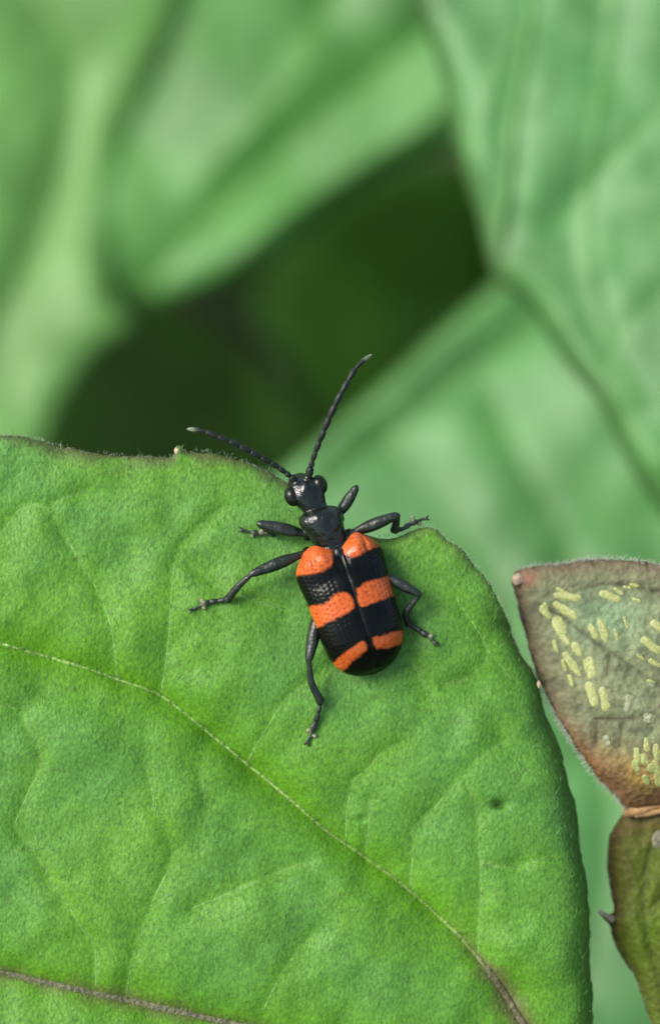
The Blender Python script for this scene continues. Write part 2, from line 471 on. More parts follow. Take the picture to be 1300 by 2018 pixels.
# leaves deep in the shade
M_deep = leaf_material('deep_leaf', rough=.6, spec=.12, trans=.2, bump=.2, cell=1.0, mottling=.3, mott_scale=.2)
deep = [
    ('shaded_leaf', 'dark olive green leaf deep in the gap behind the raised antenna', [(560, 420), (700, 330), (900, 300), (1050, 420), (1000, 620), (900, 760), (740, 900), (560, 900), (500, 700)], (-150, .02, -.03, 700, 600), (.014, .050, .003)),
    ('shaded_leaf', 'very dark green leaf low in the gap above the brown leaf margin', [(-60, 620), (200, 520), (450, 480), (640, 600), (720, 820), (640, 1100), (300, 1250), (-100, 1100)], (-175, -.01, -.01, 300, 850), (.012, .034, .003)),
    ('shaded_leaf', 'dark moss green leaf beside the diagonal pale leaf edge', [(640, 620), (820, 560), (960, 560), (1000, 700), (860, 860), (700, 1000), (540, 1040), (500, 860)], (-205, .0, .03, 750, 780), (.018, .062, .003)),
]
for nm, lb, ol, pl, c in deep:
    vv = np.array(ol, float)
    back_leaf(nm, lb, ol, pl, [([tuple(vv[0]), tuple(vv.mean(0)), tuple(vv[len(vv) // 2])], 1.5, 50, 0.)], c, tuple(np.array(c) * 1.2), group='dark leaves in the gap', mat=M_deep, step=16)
bp_ = spline(np.array([list(P(a, b, z)) for a, b, z in [(330, 560, -120), (430, 620, -122), (500, 660, -126), (560, 740, -135), (600, 840, -160), (640, 1000, -230)]]), 2.0)
o = empty('twig', bp_[-1], 'blurred brown twig crossing the dark gap under the veined leaf', 'twig')
M_twig = plain_material('twig_bark', (.026, .024, .009), rough=.8, noise=.4, scale=.6, bump=.5, bump_dist=.0004)
tv, tq, tt = tube(bp_, np.linspace(.7, 1.1, len(bp_)), 12); mesh('bark', tv, [tq, tt], M_twig, o)

# ------------------------------------------------------------------ the green leaf that carries the beetle
V1 = spline([(-560, 1130), (-300, 1190), (-120, 1240), (0, 1268), (60, 1285), (150, 1310), (235, 1340), (315, 1370), (400, 1435), (480, 1500), (560, 1565), (640, 1635), (720, 1690), (800, 1750), (880, 1820), (940, 1885), (985, 1945), (1030, 2018), (1075, 2090), (1120, 2190)], 12)
V0 = spline([(-860, 1770), (-500, 1810), (-200, 1870), (0, 1915), (100, 1938), (200, 1960), (300, 1982), (400, 2004), (480, 2022), (700, 2070), (900, 2120), (1120, 2195)], 12)
TER = [
    [(170, 968), (130, 982), (102, 1005), (140, 1075), (185, 1150), (212, 1210), (226, 1270), (232, 1338)],
    [(440, 1000), (385, 1048), (352, 1090), (340, 1150), (336, 1220), (330, 1290), (318, 1368)],
    [(655, 1310), (620, 1335), (560, 1382), (530, 1430), (505, 1470), (488, 1505)],
    [(785, 1469), (752, 1483), (720, 1520), (697, 1538), (685, 1594), (682, 1660)],
    [(731, 1575), (727, 1621), (720, 1690)],
    [(988, 1465), (941, 1497), (914, 1525), (863, 1585), (826, 1624), (813, 1640), (815, 1668), (808, 1755)],
    [(914, 1525), (939, 1594), (941, 1640), (946, 1695), (948, 1765), (942, 1885)],
    [(946, 1697), (980, 1708), (1020, 1707), (1082, 1688)],
    [(770, 1240), (798, 1285), (826, 1331), (845, 1368)],
    [(40, 1400), (60, 1440), (80, 1480), (80, 1512), (60, 1555), (30, 1625)],
    [(30, 1625), (75, 1690), (125, 1770), (160, 1825), (188, 1868), (190, 1950)],
    [(300, 1780), (282, 1830), (262, 1890), (250, 1965)],
    [(0, 1055), (50, 996), (102, 1005)],
    [(285, 1500), (298, 1545), (305, 1590)],
    [(395, 1520), (402, 1560), (405, 1590)],
    [(300, 1590), (340, 1680), (300, 1780)],
    [(620, 1840), (560, 1910), (520, 1990)],
    [(960, 1280), (995, 1320), (1010, 1345)],
    [(880, 1350), (930, 1330), (960, 1280), (900, 1180)],
    [(600, 1700), (500, 1740), (380, 1790)],
    [(350, 1090), (440, 1160), (560, 1200)],
    [(-100, 1400), (0, 1390), (40, 1400)],
]
TER = [spline(t, 10) for t in TER]
OUT_MAIN = [(-420, 985), (-250, 900), (-110, 862), (0, 857), (60, 863), (120, 880), (180, 893), (250, 899), (318, 901), (340, 896), (346, 882), (356, 876), (366, 890), (380, 892), (420, 892), (470, 906), (520, 926), (560, 948), (600, 978), (645, 1020), (690, 1046), (744, 1058),
    (775, 1060), (806, 1048), (838, 1037), (862, 1044), (885, 1066), (908, 1080), (932, 1110), (962, 1150), (986, 1190), (1004, 1235), (1020, 1278), (1042, 1308), (1058, 1336), (1062, 1356), (1072, 1400), (1098, 1460), (1118, 1530), (1134, 1600), (1146, 1690), (1160, 1780), (1164, 1900), (1168, 2018), (1170, 2110), (1150, 2200),
    (1120, 2280), (950, 2480), (600, 2680), (100, 2680), (-400, 2430), (-760, 2080), (-960, 1740), (-820, 1400), (-620, 1120)]
RIGHT_EDGE = spline([(1004, 1235), (1058, 1336), (1072, 1400), (1098, 1460), (1118, 1530), (1134, 1600), (1146, 1690), (1160, 1780), (1164, 1900), (1168, 2018), (1175, 2150)], 12)

def z_main(x, y, d=None, full=None):
    x = np.asarray(x, float); y = np.asarray(y, float)
    q = np.stack([x.ravel(), y.ravel()], 1)
    xx, yy = q[:, 0], q[:, 1]
    z = .55 * fbm(xx / 330 + 2, yy / 330 + 4, 2) + .34 * fbm(xx / 85, yy / 85, 2) + .025 * fbm(xx / 22, yy / 22, 2)
    z = z - .00000045 * ((xx - 560) ** 2) - .0000003 * (yy - 1400) ** 2
    d1, _ = seg_dist(q, V1, 420.); d0, _ = seg_dist(q, V0, 420.)
    z -= .8 * np.exp(-d1 / 58) + .75 * np.exp(-d0 / 60)
    tv = np.full(len(q), 1e9)
    for t in TER:
        dt, _ = seg_dist(q, t, 140.)
        tv = np.minimum(tv, dt)
    z -= .22 * np.exp(-tv / 26)
    z += .035 * np.exp(-(tv / 3.2) ** 2)
    dr, _ = seg_dist(q, RIGHT_EDGE, 400.)
    z -= 1.3 * np.exp(-dr / 17) + .5 * np.exp(-dr / 60)
    if d is not None:
        z -= .28 * np.exp(-np.asarray(d).ravel() / 16)
    # the small hole bitten near the margin and a pin-prick
    for hx, hy, r, dep in ((985, 1586, 9, .5), (712, 1614, 6, .15)):
        z -= dep * np.exp(-(((xx - hx) / (r * 1.7)) ** 2 + ((yy - hy) / r) ** 2))
    if full is not None:
        full.update(d1=d1, d0=d0, tv=tv, dr=dr)
    return z.reshape(x.shape)

info = {}
q, d, v, f, ol_main = sheet(np.array(OUT_MAIN, float), 4.6, lambda x, y, dd: z_main(x, y, dd, info), .22, jag=3.0, jag_len=22, smooth_step=5)
def main_colours(q, d, info):
    g = np.array((.094, .248, .044))
    c = np.tile(g, (len(q), 1))
    big = fbm(q[:, 0] / 150, q[:, 1] / 150, 3)
    c = mixc(c, (.120, .288, .026), np.clip(.4 + 1.2 * big, 0, 1) * .8)
    nv = np.maximum.reduce([np.exp(-info['d1'] / 85), np.exp(-info['d0'] / 75), .6 * np.exp(-info['tv'] / 24)])
    c = mixc(c, (.088, .250, .004), nv * .95)
    c = mixc(c, (.21, .36, .10), np.exp(-(info['tv'] / 3.5) ** 2) * .5 * (.4 + .6 * sstep(-.3, .3, fbm(q[:, 0] / 40, q[:, 1] / 40))))
    c = mixc(c, (.13, .10, .045), np.exp(-(info['d1'] / (22 * (1 + 1.2 * fbm(q[:, 0] / 30, q[:, 1] / 30, 2)))) ** 2) * sstep(860, 990, q[:, 0]) * .85)
    c = mixc(c, (.11, .10, .04), np.exp(-(info['d0'] / (15 * (1 + 1.2 * fbm(q[:, 0] / 30, q[:, 1] / 30, 2)))) ** 2) * .8)
    # brown-grey weathered margin, wider along the upper edge
    up = sstep(1250, 900, q[:, 1])
    wid = 7 + 9 * up * (1 + 2.4 * fbm(q[:, 0] / 45, q[:, 1] / 45 + 4, 3))
    c = mixc(c, (.075, .062, .030), np.exp(-(d / wid) ** 2) * (.35 + .45 * up))
    for hx, hy, r in ((982, 1587, 4), (815, 1420, 2.2), (670, 1482, 2.2)):
        c = mixc(c, (.03, .06, .01), .8 * np.exp(-(((q[:, 0] - hx) / r / 1.8) ** 2 + ((q[:, 1] - hy) / r) ** 2)))
    return c
cm = main_colours(q, d, info)
leaf = empty('green_leaf', P(1120, 2195, float(z_main(np.array([1120.]), np.array([2195.]))[0])), 'large bright green leaf with a brownish nibbled margin carrying the beetle', 'leaf')
mesh('blade', v, f, M_leaf, leaf, cols=np.vstack([cm, cm * .9]))

def rib(name, line, r_px, colf, lift, flat=.75):
    z = z_main(line[:, 0], line[:, 1]) + lift
    r = r_px * K * (1 + .35 * fbm(np.arange(len(line)) / 3., np.zeros(len(line)), 2))
    tv, tq, tt = tube(P(line[:, 0], line[:, 1], z), r, 10, flat)
    px = to_px(tv)
    mesh(name, tv, [tq, tt], M_vein, leaf, cols=colf(px))
def col_v1(p):
    c = np.tile(np.array((.24, .38, .08)), (len(p), 1))
    c = mixc(c, (.19, .28, .05), sstep(500, 800, p[:, 0]))
    return mixc(c, (.105, .088, .040), sstep(880, 985, p[:, 0]))
def col_v0(p): return np.tile(np.array((.125, .118, .05)), (len(p), 1))
ln = V1[::1]
rib('side_vein', ln, 3.4 + 5.0 * sstep(820, 1000, ln[:, 0]), col_v1, -.01)
rib('midrib', V0, 7.0 + 4 * sstep(0, 900, V0[:, 0]), col_v0, -.04)
for t in TER:                                         # the net of small veins
    k = np.linspace(0, 1, len(t))
    fade = .55 + .6 * k
    rib('small_vein', t, 1.7 * fade, lambda p: np.tile(np.array((.13, .31, .04)), (len(p), 1)) * (1 + .5 * fbm(p[:, 0] / 20, p[:, 1] / 20, 2))[:, None], -.015)
pp = spline(np.array([list(P(a, b, z)) for a, b, z in [(1100, 2185, -.9), (1180, 2260, -2), (1330, 2420, -6), (1500, 2650, -20), (1600, 2900, -60)]]), 1.5)
tv, tq, tt = tube(pp, .55, 12); mesh('petiole', tv, [tq, tt], M_vein, leaf, cols=np.tile(np.array((.13, .10, .045)), (len(tv), 1)))
# pale gland tips on the margin teeth
def knob(parent, px, py, z, r, squash=(1, 1, .8), name='tooth_tip', mat=None):
    kv, kq, kt = ellipsoid(P(px, py, z), np.array((r, r, r)) * K * np.array(squash), nu=16, nv=10)
    kv = kv + (.35 * r * K) * np.stack([fbm(kv[:, 1] * 9, kv[:, 2] * 9), fbm(kv[:, 0] * 9, kv[:, 2] * 9), fbm(kv[:, 0] * 9, kv[:, 1] * 9)], 1)
    mesh(name, kv, [kq, kt], mat or M_knob, parent)
knob(leaf, 350, 887, -.3, 7, (.9, 1.2, .5)); knob(leaf, 1061, 1349, -1.2, 6, (.6, 1.3, .6))

def hairs(name, parent, roots, dirs, length, r, mat, curl=.25):
    """many short bent hairs as one mesh; roots, dirs in mm"""
    n = len(roots)
    side = rng.normal(size=(n, 3)); side -= (side * dirs).sum(1)[:, None] * dirs
    side /= np.linalg.norm(side, axis=1)[:, None] + 1e-9
    bi = np.cross(dirs, side)
    ts = np.array([0, .45, 1.0]); rs = np.array([1.0, .75, .2])
    V = []
    for t, k in zip(ts, rs):
        c = roots + dirs * (length * t)[:, None] + side * (curl * length * t * t)[:, None]
        for a in (0, 2.094, 4.189):
            V.append(c + (r * k)[:, None] * (math.cos(a) * side + math.sin(a) * bi))
    V = np.stack(V, 1).reshape(-1, 3)
    b = np.arange(n)[:, None] * 9
    F = [np.stack([b[:, 0] + 3 * i + j, b[:, 0] + 3 * i + (j + 1) % 3, b[:, 0] + 3 * i + 3 + (j + 1) % 3, b[:, 0] + 3 * i + 3 + j], 1) for i in (0, 1) for j in range(3)]
    return mesh(name, V, np.concatenate(F), mat, parent, kind='stuff')

def unit(a): return a / (np.linalg.norm(a, axis=1)[:, None] + 1e-12)

# appressed hairs over the blade
n = 6500
hp = np.stack([rng.uniform(-60, 1170, n), rng.uniform(850, 2080, n)], 1)
hp = hp[inside(hp, ol_main[:-1])]
hz = z_main(hp[:, 0], hp[:, 1]) + .0
ang = rng.normal(math.pi / 2, .45, len(hp)) + .5 * fbm(hp[:, 0] / 200, hp[:, 1] / 200)
hd = unit(np.stack([np.cos(ang), np.sin(ang), rng.uniform(.05, .5, len(hp))], 1))
hl = rng.uniform(.12, .42, len(hp)) * np.where(rng.random(len(hp)) < .12, 1.8, 1)
hairs('surface_hair', leaf, P(hp[:, 0], hp[:, 1], hz), hd, hl, rng.uniform(.008, .014, len(hp)), M_hair)

def margin_hairs(parent, line, zf, n, lmin, lmax, mat, outward=.8, name='margin_hair', r=(.008, .016)):
    i = rng.integers(1, len(line) - 1, n)
    p = line[i] + rng.normal(0, 2.0, (n, 2))
    t = line[i + 1] - line[i - 1]; t /= np.linalg.norm(t, axis=1)[:, None] + 1e-9
    nn = np.stack([t[:, 1], -t[:, 0]], 1)
    z = zf(p[:, 0], p[:, 1])
    dr = unit(np.stack([nn[:, 0] * outward + rng.normal(0, .55, n), -nn[:, 1] * outward + rng.normal(0, .55, n), rng.uniform(-.1, .9, n)], 1))
    hairs(name, parent, P(p[:, 0], p[:, 1], z), dr, rng.uniform(lmin, lmax, n), rng.uniform(*r, n), mat, .4)

top_edge = spline([(-20, 857), (60, 863), (120, 880), (180, 893), (250, 899), (318, 901), (366, 890), (420, 892), (470, 906), (520, 926), (560, 948), (600, 978)], 3)
zedge = lambda x, y: z_main(x, y) - .2
margin_hairs(leaf, top_edge, zedge, 240, .06, .18, M_hair_pale)
margin_hairs(leaf, spline([(744, 1058), (806, 1048), (838, 1037), (885, 1066), (932, 1110), (986, 1190), (1020, 1278), (1058, 1336)], 3), zedge, 220, .06, .18, M_hair_pale)
margin_hairs(leaf, V1[(V1[:, 0] > -20) & (V1[:, 1] < 2030)], lambda x, y: z_main(x, y) + .05, 700, .08, .26, M_hair, .2, 'vein_hair')
margin_hairs(leaf, V0[(V0[:, 0] > -20) & (V0[:, 1] < 2030)], lambda x, y: z_main(x, y) + .12, 420, .08, .26, M_hair_pale, .2, 'vein_hair')

# ------------------------------------------------------------------ spotted leaf and olive leaf at the side
OUT_SP = [(1006, 1138), (1020, 1123), (1060, 1114), (1100, 1112), (1140, 1105), (1190, 1101), (1240, 1104), (1300, 1112), (1450, 1140), (1620, 1220), (1720, 1350), (1640, 1500), (1480, 1560), (1300, 1588), (1236, 1596),
    (1205, 1560), (1175, 1531), (1150, 1496), (1120, 1451), (1090, 1402), (1065, 1350), (1045, 1290), (1026, 1220), (1012, 1165)]
SPV = [spline(t, 10) for t in ([(1060, 1190), (1105, 1215), (1160, 1255), (1205, 1285), (1260, 1325), (1300, 1352), (1380, 1420), (1500, 1500)],
    [(1172, 1416), (1230, 1416), (1275, 1410), (1300, 1390)], [(1174, 1430), (1173, 1470)], [(1225, 1420), (1220, 1470)], [(1270, 1411), (1285, 1440)], [(1200, 1290), (1195, 1330)], [(1150, 1160), (1200, 1150), (1300, 1165)])]
sp = {}
def z_sp(x, y, d=None):
    x = np.asarray(x, float); y = np.asarray(y, float)
    qq = np.stack([x.ravel(), y.ravel()], 1)
    z = -1.9 + .004 * (qq[:, 0] - 1010) - .0000045 * (qq[:, 0] - 1200) ** 2 + .25 * fbm(qq[:, 0] / 110 + 8, qq[:, 1] / 110, 3)
    z -= 1.6 * sstep(1500, 1640, qq[:, 1])
    tv = np.full(len(qq), 1e9)
    for t in SPV: tv = np.minimum(tv, seg_dist(qq, t)[0])
    z -= .12 * np.exp(-tv / 10)
    if d is not None: z -= .55 * np.exp(-np.asarray(d).ravel() / 16)
    sp['tv'] = tv
    return z.reshape(x.shape)
q, d, v, f, ol_sp = sheet(np.array(OUT_SP, float), 4.0, z_sp, .25, jag=3.0, jag_len=16, smooth_step=5)
z_sp(q[:, 0], q[:, 1])
c = np.tile(np.array((.135, .155, .075)), (len(q), 1))
c = mixc(c, (.13, .20, .10), np.exp(-(((q[:, 0] - 1190) / 90) ** 2 + ((q[:, 1] - 1215) / 60) ** 2)) * .9)
c = mixc(c, (.11, .075, .045), np.clip(np.exp(-d / 30) * 1.0, 0, 1))
c = mixc(c, (.15, .075, .028), sstep(1420, 1530, q[:, 1] + .35 * (1200 - q[:, 0])) * np.exp(-d / 75))
c = mixc(c, (.30, .185, .035), sstep(1440, 1580, q[:, 1]) * .85 * sstep(20, 60, d))
c = mixc(c, (.055, .045, .025), np.exp(-(sp['tv'] / 3.2) ** 2) * .75)
c = mixc(c, (.16, .055, .035), np.exp(-(((q[:, 0] - 1038) / 18) ** 2 + ((q[:, 1] - 1142) / 16) ** 2)) * .8)
c *= (1 + .5 * fbm(q[:, 0] / 24, q[:, 1] / 24, 3))[:, None]
spotted = empty('spotted_leaf', P(1500, 1520, -2.5), 'pointed grey-green leaf with brown edges and scattered yellow flecks', 'leaf')
mesh('blade', v, f, M_brown, spotted, cols=np.vstack([c, c]))
knob(spotted, 1019, 1141, float(z_sp(np.array([1019.]), np.array([1141.]))[0]) - .12, 11.5, (1, 1, .45), 'leaf_tip')
margin_hairs(spotted, spline([(1236, 1596), (1205, 1560), (1175, 1531), (1150, 1496), (1120, 1451), (1090, 1402), (1065, 1350)], 3), lambda x, y: z_sp(x, y) - .4, 420, .1, .3, M_hair_white)
margin_hairs(spotted, spline([(1020, 1123), (1060, 1114), (1100, 1112), (1140, 1105), (1190, 1101), (1240, 1104), (1310, 1113)], 3), lambda x, y: z_sp(x, y) - .4, 420, .08, .22, M_hair_white)
margin_hairs(spotted, spline([(1065, 1350), (1045, 1290), (1026, 1220), (1012, 1165)], 3), lambda x, y: z_sp(x, y) - .4, 80, .06, .16, M_hair_pale)

def z6(a): return (1000 + a[0] * .2308, 1090 + a[1] * .2308, 1000 + a[2] * .2308, 1090 + a[3] * .2308, a[4] * .2308)
def z7(a): return (1100 + a[0] * .1538, 1400 + a[1] * .1538, 1100 + a[2] * .1538, 1400 + a[3] * .1538, a[4] * .1538)
FL = [z6(a) for a in [(400, 355, 615, 385, 62), (395, 425, 590, 550, 64), (290, 455, 360, 545, 55), (420, 550, 465, 685, 90), (455, 690, 520, 780, 50), (560, 770, 620, 870, 65), (480, 850, 610, 1040, 62),
      (690, 890, 715, 1060, 70), (690, 1110, 740, 1300, 72), (800, 1150, 840, 1340, 72), (790, 340, 950, 400, 58), (700, 610, 755, 730, 55), (780, 570, 840, 760, 60), (1150, 730, 1300, 840, 75), (1230, 590, 1330, 660, 66), (985, 285, 1050, 295, 25)]]
FL += [z7(a) for a in [(995, 490, 1005, 690, 90), (1090, 570, 1110, 680, 90), (1240, 440, 1260, 650, 80), (1190, 700, 1200, 770, 105), (1265, 800, 1285, 950, 100), (1330, 500, 1370, 700, 90), (1350, 820, 1390, 930, 90)]]
NPALE = 4
PALE = [z7((610, 330, 640, 440, 85)), z7((1140, 50, 1140, 140, 95)), (1241, 1371, 1233, 1402, 15), z6((1225, 1100, 1235, 1130, 45))]
def fleck(a, mat, lift=.05):
    x1, y1, x2, y2, w = a
    w *= 1.2 if w > 9.5 else 1.0; L = math.hypot(x2 - x1, y2 - y1) / 2 + w * .22; ux, uy = (x2 - x1), (y2 - y1); l = math.hypot(ux, uy) + 1e-9; ux /= l; uy /= l
    nu, nv = 15, 9
    a_, b_ = np.meshgrid(np.linspace(-1, 1, nu), np.linspace(-1, 1, nv), indexing='ij')
    # square -> rounded bar
    sx = a_ * (1 - .10 * b_ ** 2) + .10 * fbm(b_ * 2 + x2, a_ * 0 + y1, 2); sy = b_ * (1 - .38 * np.abs(a_) ** 5)
    wob = 1 + .55 * fbm(a_ * 2.2 + x1, b_ * .8 + y1, 2)
    X = (x1 + x2) / 2 + sx * L * ux - sy * w / 2 * wob * uy
    Y = (y1 + y2) / 2 + sx * L * uy + sy * w / 2 * wob * ux
    h = np.clip((1 - np.abs(a_) ** 8) * (1 - np.abs(b_) ** 4), 0, 1) ** .7
    z = z_sp(X, Y, np.full(X.shape, 60.)) + lift * h * (1 + .6 * fbm(a_ * 3 + x1, b_ * 2 + y2, 2)) - .012
    vv = P(X, Y, z).reshape(-1, 3)
    I = np.arange(nu * nv).reshape(nu, nv)
    ff = np.stack([I[:-1, :-1], I[:-1, 1:], I[1:, 1:], I[1:, :-1]], -1).reshape(-1, 4)
    mesh('yellow_fleck' if mat is M_fleck else 'pale_fleck', vv, ff, mat, spotted)
FL += [(1072, 1188, 1078, 1210, 9), (1096, 1160, 1112, 1166, 8), (1090, 1262, 1098, 1284, 9), (1120, 1330, 1128, 1352, 9), (1210, 1160, 1226, 1170, 9), (1245, 1180, 1262, 1186, 8),
       (1228, 1215, 1236, 1240, 8), (1210, 1240, 1216, 1262, 8), (1278, 1300, 1300, 1312, 10), (1255, 1290, 1268, 1300, 8), (1150, 1300, 1156, 1326, 8), (1108, 1300, 1114, 1322, 8), (1284, 1225, 1310, 1240, 12), (1240, 1152, 1258, 1156, 7), (1275, 1340, 1290, 1346, 8),
       (1272, 1455, 1276, 1480, 12), (1248, 1500, 1256, 1520, 12), (1290, 1500, 1294, 1525, 13), (1268, 1530, 1276, 1545, 12)]
for a in FL: fleck(a, M_fleck)
for a in PALE: fleck(a, M_fleck_pale, .06)

# olive leaf below, joined to the spotted one by a strip of dry tan tissue
OUT_OL = [(1238, 1590), (1216, 1620), (1201, 1650), (1196, 1690), (1200, 1740), (1208, 1786), (1206, 1800), (1196, 1803), (1184, 1799), (1187, 1808), (1200, 1822), (1207, 1852), (1226, 1890), (1250, 1926), (1266, 1970), (1281, 2018), (1300, 2100), (1380, 2260), (1560, 2330), (1760, 2150), (1800, 1850), (1680, 1640), (1480, 1560), (1300, 1575)]
OLV = [spline(t, 10) for t in ([(1300, 1640), (1275, 1700), (1268, 1800), (1290, 1900), (1330, 2050)], [(1262, 1600), (1266, 1650)], [(1268, 1800), (1300, 1770), (1360, 1700)])]
def z_ol(x, y, d=None):
    x = np.asarray(x, float); y = np.asarray(y, float)
    qq = np.stack([x.ravel(), y.ravel()], 1)
    z = -3.0 + .0035 * (qq[:, 0] - 1200) + .0000020 * (qq[:, 1] - 1850) * 50 + .3 * fbm(qq[:, 0] / 90 + 1, qq[:, 1] / 120 + 2, 3)
    tv = np.full(len(qq), 1e9)
    for t in OLV: tv = np.minimum(tv, seg_dist(qq, t)[0])
    z -= .3 * np.exp(-tv / 16)
    if d is not None: z -= .8 * np.exp(-np.asarray(d).ravel() / 28)
    sp['tv'] = tv
    return z.reshape(x.shape)
q, d, v, f, ol_ol = sheet(np.array(OUT_OL, float), 4.2, z_ol, .25, jag=1.6, jag_len=18, smooth_step=4)
z_ol(q[:, 0], q[:, 1])
c = np.tile(np.array((.064, .090, .006)), (len(q), 1))
c = mixc(c, (.070, .128, .006), np.clip(.5 + fbm(q[:, 0] / 60, q[:, 1] / 60, 2) * 1.6, 0, 1) * sstep(1650, 1900, q[:, 1]))
c = mixc(c, (.062, .042, .012), np.clip(np.exp(-d / 34), 0, 1) * (1 - .55 * sstep(1750, 2000, q[:, 1])))
c = mixc(c, (.085, .06, .018), sstep(1680, 1590, q[:, 1]) * .9)
c = mixc(c, (.05, .05, .015), np.exp(-(sp['tv'] / 4) ** 2) * .5)
olive = empty('olive_leaf', P(1560, 1640, -3), 'olive green and brown leaf with one pale marginal tooth below the fleck-covered leaf', 'leaf')
mesh('blade', v, f, M_brown, olive, cols=np.vstack([c, c]))
tp = spline(np.array([list(P(a, b, z)) for a, b, z in [(1206, 1812, -3.3), (1196, 1806, -3.1), (1188, 1801, -2.95), (1182, 1797, -2.9)]]), .03)
tv, tq, tt = tube(tp, np.linspace(.16, .07, len(tp)), 10); mesh('tooth', tv, [tq, tt], plain_material('tooth_tissue', (.22, .17, .12), noise=.3, scale=8), olive)
knob(olive, 1183, 1798, -2.87, 4.5, (1, 1, .8), 'tooth_tip')
knob(olive, 1297, 1655, float(z_ol(np.array([1297.]), np.array([1655.]))[0]) - .1, 17, (1, 1.25, .5), 'pale_scar', plain_material('grey_scar', (.12, .12, .065), noise=.3, scale=5, bump=.6))
margin_hairs(olive, spline(OUT_OL[:6], 3), lambda x, y: z_ol(x, y) - .6, 90, .04, .12, M_hair_pale)
margin_hairs(olive, spline(OUT_OL[10:16], 3), lambda x, y: z_ol(x, y) - .6, 90, .04, .14, M_hair_pale)
# dry tan strands along the fold
for k, (pts, r) in enumerate([([(1228, 1598), (1262, 1596), (1300, 1584), (1400, 1566), (1500, 1552)], .26), ([(1232, 1586), (1260, 1576), (1300, 1572), (1400, 1552)], .16), ([(1238, 1572), (1270, 1560), (1310, 1566), (1400, 1540)], .12), ([(1250, 1606), (1290, 1600), (1350, 1588), (1450, 1575)], .14)]):
    s_ = spline(np.array(pts, float), 6)
    zz = -2.9 + .004 * (s_[:, 0] - 1230)
    tv, tq, tt = tube(P(s_[:, 0], s_[:, 1], zz), r * (1 + .5 * fbm(np.arange(len(s_)) / 4., np.full(len(s_), k * 3.), 2)), 10)
    mesh('dry_fold', tv, [tq, tt], M_tan, spotted)
pp = spline(np.array([list(P(a, b, z)) for a, b, z in [(1480, 1560, -2.5), (1650, 1600, -5), (1850, 1750, -20), (2000, 2000, -60)]]), 1.5)
tv, tq, tt = tube(pp, .6, 12); mesh('petiole', tv, [tq, tt], M_vein, spotted, cols=np.tile(np.array((.13, .10, .045)), (len(tv), 1)))
pp = spline(np.array([list(P(a, b, z)) for a, b, z in [(1680, 1640, -1.6), (1780, 1680, -6), (1880, 1800, -22), (2000, 2000, -60)]]), 1.5)
tv, tq, tt = tube(pp, .5, 12); mesh('petiole', tv, [tq, tt], M_vein, olive, cols=np.tile(np.array((.13, .10, .045)), (len(tv), 1)))

# ------------------------------------------------------------------ the beetle
zl = lambda x, y: float(z_main(np.array([float(x)]), np.array([float(y)]))[0])
ZL = zl(690, 1180)
BO = P(660, 1086, ZL + 1.0)                         # middle of the base of the wing cases
fwd = np.array((-.3115, .950, 0.0)); fwd /= np.linalg.norm(fwd)
rgt = np.array((.950, .3115, 0.0)); up = np.array((0, 0, 1.0))
roll = R(9)
rgt2 = rgt * math.cos(roll) - up * math.sin(roll)
up2 = up * math.cos(roll) + rgt * math.sin(roll)
BM = np.stack([rgt2, fwd, up2], 1)
def B(v): return np.asarray(v, float) @ BM.T + BO
beetle = empty('beetle', P(690, 1180, ZL), 'black beetle with three pairs of orange patches standing on the green leaf', 'beetle')

